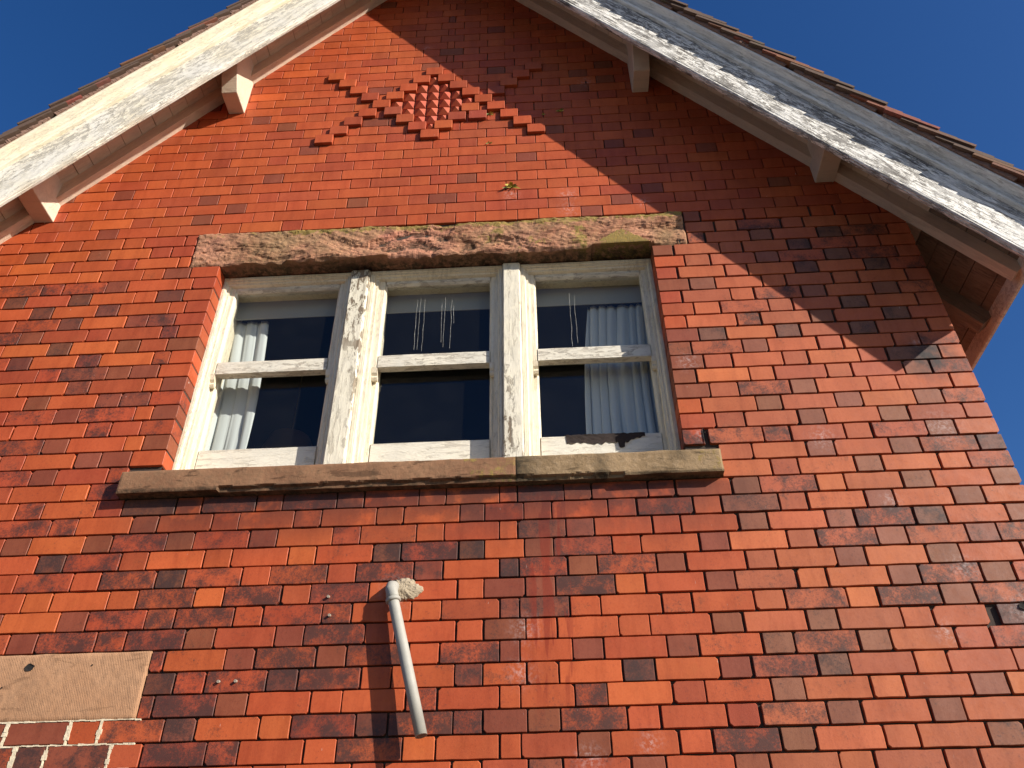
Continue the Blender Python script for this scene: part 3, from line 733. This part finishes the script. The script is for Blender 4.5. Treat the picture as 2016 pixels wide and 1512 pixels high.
def sash(gx0, gx1, z0, z1, y0, y1, top, bot, horn, bay):
    m = .010; bx0, bx1 = bay
    for pr, sd in (([(bx0, y1), (bx0, y0), (gx0-m, y0), (gx0, y0+.012), (gx0, y1)], gx0), ([(gx1, y1), (gx1, y0+.012), (gx1+m, y0), (bx1, y0), (bx1, y1)], gx1)):
        mb = MB(); mb.extrude(pr, z0-bot, z1+top, 30, 'Z', wob=.0010, wsc=10, seed=sd); mb.build('sash_stile', [M['frame']], win)
    r = MB(); r.extrude([(y1, z1+top), (y0, z1+top), (y0, z1+m), (y0+.012, z1), (y1, z1)], gx0-m*.2, gx1+m*.2, 22, 'X', wob=.0009, wsc=10, seed=z1); r.build('sash_rail', [M['rail']], win)
    r = MB(); r.extrude([(y1, z0), (y0+.012, z0), (y0, z0-m*.9), (y0-.0005, z0-bot), (y1, z0-bot)], gx0-m*.2, gx1+m*.2, 26, 'X', wob=.0012, wsc=10, seed=z0); r.build('sash_rail', [M['rail']], win)
    if horn:
        for hx0, hx1 in ((bx0+.002, gx0-.002), (gx1+.002, bx1-.002)):
            zb = z0-bot; pr = [(y0+.001, zb+.001), (y1-.001, zb+.001), (y1-.001, zb-.060), (y0+.020, zb-.062), (y0+.012, zb-.050), (y0+.016, zb-.038), (y0+.006, zb-.026), (y0+.003, zb-.012)]
            r = MB(); r.extrude(pr, hx0, hx1, 1, 'X'); r.build('sash_horn', [M['frame']], win)
for i, ((g0, g1), (b0, b1)) in enumerate(zip(LIGHTS, BAYS)):
    sl = .64*(g0-b0); sr = .64*(b1-g1); bb = (b0+sl-.001, b1-sr+.001)
    sash(g0, g1, .823, 1.280, .118, .156, .035, .080, True, bb)
    sash(g0, g1, .345, .775, .160, .198, .05, .150, False, bb)
    for (z0, z1, y) in ((.815, 1.29, .140), (.335, .80, .182)):
        g = MB(); n = 4; X0, X1 = g0-.004, g1+.004
        q = [g.vert(p) for p in ((X0, y, z0), (X1, y, z0), (X1, y, z1), (X0, y, z1))]; g.face(q)
        g.build('glass_pane', [M['glass']], win, recalc=False)
# rotten stretch of the right-hand bottom rail
ro = MB(); prv = None; nx_ = 90
for i in range(nx_+1):
    x = .082+.352*i/nx_; t = i/nx_
    zt = .3415+.004*N((x*60, 0, 1)); zb = .296-.030*(t > .66)*(t < .74)*(1+N((x*90, 1, 1)))+.016*N((x*11, 0, 5))+.010*N((x*55, 0, 8))+.022*max(0, t-.78)*4
    zb = min(zb, zt-.004) if t > .02 else zt-.003
    col_ = [ro.vert((x, .1575+.0028*N((x*40, k*1.1, 3))-.001*(k in (0, 5)), zb+(zt-zb)*k/5)) for k in range(6)]
    if prv:
        for k in range(5): ro.face((prv[k], prv[k+1], col_[k+1], col_[k]))
    prv = col_
ro.build('rotten_rail_edge', [M['rot']], win, recalc=False)
# dried dribbles on two upper panes
def dribble(x, za, zb, w0):
    dr = MB()
    y = .1392; n = 30; pv = None
    for i in range(n+1):
        z = za+(zb-za)*i/n; xx = x+.004*N((x*50, z*14, 1)); ww = w0*(.35+.9*abs(N((x*90, z*40, 2))))
        cur = (dr.vert((xx-ww, y, z)), dr.vert((xx+ww, y, z)))
        if pv: dr.face((pv[0], pv[1], cur[1], cur[0]))
        pv = cur
    dr.build('dribble_stain', [M['dribble']], win, recalc=False)
for x, a, b in ((-.615, 1.19, .86), (-.600, 1.20, .86), (-.577, 1.19, .85), (-.488, 1.16, .90), (-.475, 1.20, .87), (-.442, 1.18, .86), (-.430, 1.14, 1.02), (.145, 1.19, .84), (.170, 1.17, .86)): dribble(x, a, b, .0007)

# ---------------------------------------------------------------- inside: room, pelmet, curtains, lampshade
rm = MB()
def ipanel(p): rm.face([rm.vert(q) for q in p])
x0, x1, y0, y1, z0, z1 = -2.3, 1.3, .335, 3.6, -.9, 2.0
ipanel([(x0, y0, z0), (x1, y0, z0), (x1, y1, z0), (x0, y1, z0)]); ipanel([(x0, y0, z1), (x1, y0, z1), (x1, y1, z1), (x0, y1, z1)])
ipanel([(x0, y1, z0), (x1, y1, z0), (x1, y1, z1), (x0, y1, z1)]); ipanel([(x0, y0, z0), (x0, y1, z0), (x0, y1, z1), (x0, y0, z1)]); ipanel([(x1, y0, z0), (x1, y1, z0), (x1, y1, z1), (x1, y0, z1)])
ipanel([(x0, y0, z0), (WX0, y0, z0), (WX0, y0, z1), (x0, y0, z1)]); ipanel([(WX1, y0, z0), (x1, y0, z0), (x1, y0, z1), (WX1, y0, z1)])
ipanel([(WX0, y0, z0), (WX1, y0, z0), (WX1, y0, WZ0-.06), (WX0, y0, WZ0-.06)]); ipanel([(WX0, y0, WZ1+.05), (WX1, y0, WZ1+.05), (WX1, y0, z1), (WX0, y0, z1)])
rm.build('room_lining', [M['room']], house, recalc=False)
pm = MB(); pm.box((-1.60, .222, 1.187), (.555, .228, 1.345), bev=.001)
pm.build('pelmet', [M['pelmet']], house)
def curtain(name, label, xa0, xa1, xb0, xb1, zt, zb, folds, y, sway, amp0=1.0):
    mb = MB(); nu, nv = folds*12, 46; rows = []
    for j in range(nv+1):
        v = j/nv; z = zt+(zb-zt)*v; row = []
        for i in range(nu+1):
            u = i/nu; x = (xa0+(xa1-xa0)*u)*(1-v)+(xb0+(xb1-xb0)*u)*v
            ph = u*folds*2*math.pi + 2.6*N((u*folds*.33, v*.5, 3+folds)) + 1.1*N((u*folds*.8, v*1.1, 6))
            amp = (.010+.018*v)*(1+1.5*N((u*folds*.45, v*.9, 8)))*amp0
            ph += .5*math.sin(ph*2+u*5)
            row.append(mb.vert((x+.012*math.sin(ph*1.0+1.2)*(.4+v*.6)+sway*math.sin(v*2.6)*.02, y+amp*math.sin(ph)+.010*N((u*folds*1.7, v*1.6, 1)), z)))
        rows.append(row)
    for j in range(nv):
        for i in range(nu): mb.face((rows[j][i], rows[j][i+1], rows[j+1][i+1], rows[j+1][i]), smooth=True)
    o = mb.build(name, [M['curtain']], None, recalc=False); s_ = o.modifiers.new('thick', 'SOLIDIFY'); s_.thickness = .0015
    return tag(o, label, 'curtain', 'curtains behind the sash window')
curtain('curtain', 'white pleated curtain drawn back behind the left-hand light of the window', -1.610, -1.415, -1.610, -1.395, 1.20, .14, 3, .262, 1)
curtain('curtain', 'white pleated curtain drawn back behind the right-hand light of the window', .235, .56, .195, .56, 1.20, .14, 7, .262, -1)
ls = MB(); prev = None
for i in range(5):
    t = i/4; r_s = .20-.07*t; z = 1.12+.20*t
    cur = [ls.vert((-1.64+r_s*math.cos(a*math.pi/20), 1.5+r_s*math.sin(a*math.pi/20), z)) for a in range(40)]
    if prev:
        for a in range(40): ls.face((prev[a], prev[(a+1) % 40], cur[(a+1) % 40], cur[a]), smooth=True)
    else: first = cur
    prev = cur
lamp = empty('pendant_lamp', (-1.64, 1.5, 1.12)); tag(lamp, 'round brown lampshade hanging in the dark room behind the left-hand light', 'lamp')
ls.build('lamp_shade', [M['shade']], lamp)
fl = MB(); fl.tube([(-1.64, 1.5, 1.30), (-1.64, 1.5, 2.0)], .004, 6); fl.build('flex', [M['shade']], lamp)

# ---------------------------------------------------------------- roof: boards, soffit, rafters, brackets, tiles
roof = empty('roof', (AX, 0, AZ), house)
def frame_mat(side):
    if side > 0: return Matrix(((CS, 0, SN, AX), (0, 1, 0, 0), (-SN, 0, CS, AZ), (0, 0, 0, 1)))
    return Matrix(((CS, 0, -SN, AX), (0, 1, 0, 0), (SN, 0, CS, AZ), (0, 0, 0, 1)))
LEN = 4.235
def ends_fn(side, L=LEN):
    def f(a, b, end):
        mit = -b*SL if side > 0 else b*SL
        if side > 0: return mit if end == 0 else L
        return -L if end == 0 else mit
    return f
for side in (1, -1):
    W_ = frame_mat(side); sfx = 'right' if side > 0 else 'left'; bm_ = 'board_r' if side > 0 else 'board_l'; cm_ = 'crown_r' if side > 0 else 'crown_l'
    b = MB()
    prof = [(-.307, .0), (-.320, .0), (-.322, .003), (-.330, .005), (-.336, .012), (-.336, .020), (-.330, .026), (-.328, .030), (-.330, .034), (-.330, .232), (-.307, .232)]
    b.extrude(prof, 0, 0, 90, 'X', wob=.0016, wsc=4, ends=ends_fn(side), seed=side*3)
    bo = b.build('bargeboard', [M[bm_]], roof, W_)
    bo['label'] = ('deeply cracked white bargeboard on the right-hand slope' if side > 0 else 'thickly flaking cream-white bargeboard on the left-hand slope')
    b = MB()
    prof = [(-.290, .2335), (-.332, .2305), (-.347, .232), (-.353, .238), (-.353, .244), (-.347, .250), (-.333, .2515), (-.334, .256), (-.342, .264), (-.352, .271), (-.366, .277), (-.382, .282), (-.392, .285), (-.394, .288), (-.394, .298), (-.290, .300)]
    b.extrude(prof, 0, 0, 90, 'X', wob=.0012, wsc=4, ends=ends_fn(side), seed=side*5+1)
    b.build('crown_moulding', [M[cm_]], bo, W_)
    # rafter fixed to the brickwork: its sunlit underside and shaded front face
    b = MB(); b.extrude([(.0, .204), (-.056, .204), (-.056, .280), (.0, .280)], 0, 0, 60, 'X', wob=.0016, wsc=5, ends=ends_fn(side, 4.16), seed=side)
    b.build('verge_rafter', [M['soffit']], roof, W_)
    # bedding mortar smeared where rafter meets brick
    # close boarding under the tiles
    b = MB(); x = -.34 if side > 0 else .34; i = 0
    while abs(x) < 4.10 or i < 4:
        wd = random.choice((.118, .122, .12, .10)); x2 = x+side*wd; nn = .2785+random.uniform(-.0012, .0012)
        old = side > 0 and abs(x) > 3.62
        b.box((min(x, x2)+random.uniform(.001, .0028), -.306, nn), (max(x, x2)-random.uniform(.001, .0028), 2.6, nn+.0175), mi=1 if old and random.random() < .8 else 0, jit=.0005); x = x2; i += 1
        if i > 60 or abs(x) > 4.10: break
    b.box((-4.10 if side < 0 else .1, -.300, .2965), (4.10 if side > 0 else -.1, 2.6, .2990))  # unseen underlay sheet, added to block sunlight through the board gaps
    b.build('soffit_boards', [M['soffit'], M['soffit_old']], roof, W_)
    # second rafter over the side wall, eaves fascia
    b = MB(); b.extrude([(.36, .185), (.29, .185), (.29, .279), (.36, .279)], 0, 0, 8, 'X', ends=lambda a, c, e, s=side: (3.3*s if (e == 0) == (s > 0) else 4.15*s))
    b.build('eaves_rafter', [M['soffit_old'] if side > 0 else M['soffit']], roof, W_)
# brackets (purlin ends): upper pair with sloped ends, lower pair square
def bracket(x0, x1, zb, upper, side):
    mb = MB(); c = (AX+SL*0)
    xm = x0 if side > 0 else x1                                   # uphill edge
    # top follows the boarding
    def ztop(x): return (AZ+.278/CS - SL*(x-AX)) if x > AX else (AZ+.278/CS + SL*(x-AX))
    prof = ([(.02, zb), (-.142, zb), (-.235, zb+.158), (-.306, zb+.272)] if upper else [(.02, zb), (-.306, zb)])
    L0 = [mb.vert((x0, y, z)) for y, z in prof]; R0 = [mb.vert((x1, y, z)) for y, z in prof]
    L0 += [mb.vert((x0, -.306, ztop(x0))), mb.vert((x0, .02, ztop(x0)))]; R0 += [mb.vert((x1, -.306, ztop(x1))), mb.vert((x1, .02, ztop(x1)))]
    n = len(L0)
    for i in range(n): j = (i+1) % n; mb.face((L0[i], L0[j], R0[j], R0[i]))
    mb.face(L0); mb.face(R0[::-1])
    o = mb.build('purlin_bracket', [M['bracket']], roof); bv = o.modifiers.new('bevel', 'BEVEL'); bv.width = .003; bv.segments = 1
    return o
bracket(-1.832, -1.737, 2.684, True, -1); bracket(.597, .692, 2.682, True, 1)
bracket(-2.718, -2.613, 1.765, False, -1); bracket(1.464, 1.565, 1.777, False, 1)
# eaves fascias running back along the side walls
for X, s_ in ((2.222, 1), (AX*2-2.222, -1)):
    b = MB(); b.extrude([(X, .995), (X, 1.10), (X+s_*.016, 1.08), (X+s_*.020, .995), (X+s_*.017, .985), (X+s_*.003, .985)], -.306, 2.6, 30, 'Y', wob=.002, wsc=3, seed=2)
    b.build('eaves_fascia', [M['fascia']], roof)
# tiles
for side in (1, -1):
    W_ = frame_mat(side); b = MB(); g = .0945; rows_n = int((LEN-.10)/g); tl = .265
    for i in range(rows_n):
        xt = .02+i*g+ .09
        y = -.424+random.uniform(-.008, .006)+(.003*math.sin(i*1.3)); wds = ([.165]*6 if i % 2 else [.248]+[.165]*5); first = True
        yl = y
        for j, wd in enumerate(wds+[1.6]):
            a = .178+random.uniform(-.015, .03)*(1 if j == 0 else .4); n0 = .306+random.uniform(0, .0035)
            col = (random.uniform(.15, .28), random.uniform(.065, .090), random.uniform(.036, .050), 1) if random.random() < (.50 if side > 0 else .30) else (.10, .062, .042, 1)
            x_tail = xt+random.uniform(-.006, .006); fx = tuple(random.uniform(-9, 9) for _ in range(3))
            skew = random.uniform(-.004, .004)
            P = []
            for (lx, top) in ((0, 0), (0, 1), (tl, 0), (tl, 1)):
                for yy in (yl+.0012, yl+wd-.0012):
                    nn = n0+lx*a*.9+top*.0150+(skew if yy > yl+.01 else -skew)*lx/tl; xx = x_tail-tl+lx
                    if lx == 0: xx = max(xx, -.30)
                    P.append(b.vert((side*xx, yy, nn)))
            for q in ((0,1,3,2), (4,6,7,5), (0,4,5,1), (2,3,7,6), (0,2,6,4), (1,5,7,3)): b.face([P[k] for k in q], 0, col, fx)
            yl += wd
            if j == 6: break
    to = b.build('roof_tiles', [M['tile']], roof, W_)
    m_ = MB(); dx = .0118
    for i in range(int((LEN+.02)/dx)):
        xa = i*dx; ph = ((xa-.11) % g)/g                       # rises under each tile towards its tail
        top = .306 + .0265 + .0165*ph + .003*N((xa*30, side, 7)); yy = -.404 + .008*N((xa*22, side*4, 2)) + (.022 if N((xa*11, 3, side)) > .36 else 0)
        m_.box((side*xa if side > 0 else -xa-dx-.0003, yy, .2985), (side*xa+dx+.0003 if side > 0 else -xa, -.30, top), jit=.0016)
    m_.build('verge_mortar', [M['verge']], roof, W_)
rc = MB(); rc.extrude([(AX-.13, AZ+.49), (AX-.07, AZ+.56), (AX, AZ+.585), (AX+.07, AZ+.56), (AX+.13, AZ+.49), (AX, AZ+.53)], -.43, 2.6, 8, 'Y'); rc.build('ridge_tiles', [M['tile']], roof)
# rusty nails showing on the right-hand moulding, one on the left
for (px, pz) in ((1.74, 1.70), (2.02, 1.35)):
    mb = MB(); mb.tube([(px, -.352, pz), (px, -.338, pz)], .004, 8); mb.build('nail', [M['iron']], roof)

# ---------------------------------------------------------------- overflow pipe
pipe = empty('overflow_pipe', (-.587, 0, -.44)); tag(pipe, 'pale grey plastic overflow pipe sloping down and out from an elbow in the wall', 'pipe')
A = Vector((-.585, -.040, -.475)); B = Vector((-.446, -.068, -.980)); d = (B-A).normalized()
mb = MB(); rr = .0205
inner = []
rg = mb.tube([A, A+d*.12, A+d*.3, B], rr, 28, cap=False)
r2 = mb.tube([B, B-d*.04, B-d*.30], rr*.86, 28, cap=False)
for t in range(28): mb.face((rg[-1][t], rg[-1][(t+1) % 28], r2[0][(t+1) % 28], r2[0][t]))
mb.build('pipe', [M['pvc']], pipe)
mb = MB(); E0 = Vector((-.590, .02, -.428)); pts = [E0, E0+Vector((0, -.030, 0)), Vector((-.590, -.028, -.436)), Vector((-.589, -.038, -.452)), A, A+d*.022]
mb.tube(pts[:-1]+[A+d*.018], [.0235]*5+[.0235], 28)
mb.tube([A+d*.012, A+d*.016, A+d*.024, A+d*.028], [.0235, .0275, .0275, .0235], 28)
mb.build('elbow', [M['pvc']], pipe)
mb = MB(); c0 = (-.556, -.436); n = 72; K = 14; ring = []; cen = mb.vert((c0[0], -.016, c0[1]))
for k_ in range(1, K+1):
    rs = k_/K; cur = []
    for t in range(n):
        a = t/n*2*math.pi; q = 1+.30*N((math.cos(a)*1.6, math.sin(a)*1.6, 4))+.16*N((math.cos(a)*5, math.sin(a)*5, 2))+.05*N((math.cos(a)*17, math.sin(a)*17, 9))
        X_, Z_ = c0[0]+.068*q*rs*math.cos(a), c0[1]+.050*q*rs*math.sin(a)
        y_ = -.015*(1-rs**2.2)+.004*N((X_*55, Z_*55, 1))*(1-rs)**.5+.0025*N((X_*160, Z_*160, 5))*(rs < .99)-.002*(rs < .99)
        cur.append(mb.vert((X_, y_ if k_ < K else .010, Z_)))
    for t in range(n):
        if k_ == 1: mb.face((cen, cur[t], cur[(t+1) % n]))
        else: mb.face((ring[t], ring[(t+1) % n], cur[(t+1) % n], cur[t]))
    ring = cur
mb.build('cement_patch', [M['cement']], house)

# ---------------------------------------------------------------- small things on the wall
for (x, z, lab) in ((-.831, -.454, 'pale wall plug in the blackened brick left of the pipe elbow'), (-.818, -.527, 'pale wall plug one course below the blackened brick'),
                    (-1.182, -.759, 'pale wall plug nearer the tooled stone, left one of two in the same brick'), (-1.121, -.759, 'pale wall plug with a nail, right one of two in the same brick')):
    mb = MB(); rg = mb.tube([(x, .004, z), (x, -.010, z-.002)], .0052, 12, cap=False); r2 = mb.tube([(x, -.010, z-.002), (x, .0, z)], .0030, 12, cap=True)
    for t in range(12): mb.face((rg[-1][t], rg[-1][(t+1) % 12], r2[0][(t+1) % 12], r2[0][t]))
    tag(mb.build('wall_plug', [M['plug']]), lab, 'wall plug', 'plastic plugs left in the brickwork')
def weed(x, z, s, n, label, mats, seed):
    random.seed(seed); mb = MB()
    for i in range(n):
        a = random.uniform(-.35, 3.3); L = s*random.uniform(.5, 1); dirv = Vector((math.cos(a), -random.uniform(.3, 1.0), math.sin(a)*.6-.1)).normalized()
        side = Vector((-dirv.z, 0, dirv.x)).normalized()*L*random.uniform(.10, .2); p0 = Vector((x+random.uniform(-.006, .006), .002, z)); pv = None; mi = 1 if random.random() < .35 else 0
        for k in range(5):
            t = k/4; c = p0+dirv*L*t+Vector((0, 0, -L*.55*t*t)); wd = side*math.sin(.25+t*2.7)
            cur = (mb.vert(c-wd), mb.vert(c+wd))
            if pv: mb.face((pv[0], pv[1], cur[1], cur[0]), mi)
            pv = cur
    tag(mb.build('weed', mats, recalc=False), label, 'weed', 'weeds rooted in the brick joints')
wm = [M['weed'], M['weed_dry']]
weed(-.128, 1.862, .052, 22, 'yellow-green weed growing from the joint above the lintel', [M['weed_dry'], M['weed']], 3)
weed(-.252, 2.535, .034, 16, 'small green weed at the right-hand end of the raised brick pattern', wm, 4)
weed(-.253, 2.262, .022, 10, 'tiny weed in the joint below the raised brick pattern', wm, 5)
weed(.166, 2.53, .034, 9, 'dull green weed in the shaded brickwork right of the pattern', wm, 6)
weed(.063, 2.51, .020, 7, 'mossy tuft in the shaded brickwork beside the sunlit edge', wm, 8)
random.seed(11)
for (x, z, rx, rz) in ((1.655, -.575, .018, .012), (.652, .203, .0045, .036), (.33, 2.81, .004, .016), (.705, 1.395, .006, .035)):
    hole(x, z, rx, rz, y=-.004, parent=house, name='gap_in_brickwork', seed=x*9)

# ---------------------------------------------------------------- ground
gd = MB(); q = [gd.vert(p) for p in ((-400, -400, GZ), (400, -400, GZ), (400, 400, GZ), (-400, 400, GZ))]; gd.face(q)
tag(gd.build('ground', [M['ground']], recalc=False), kind='structure')
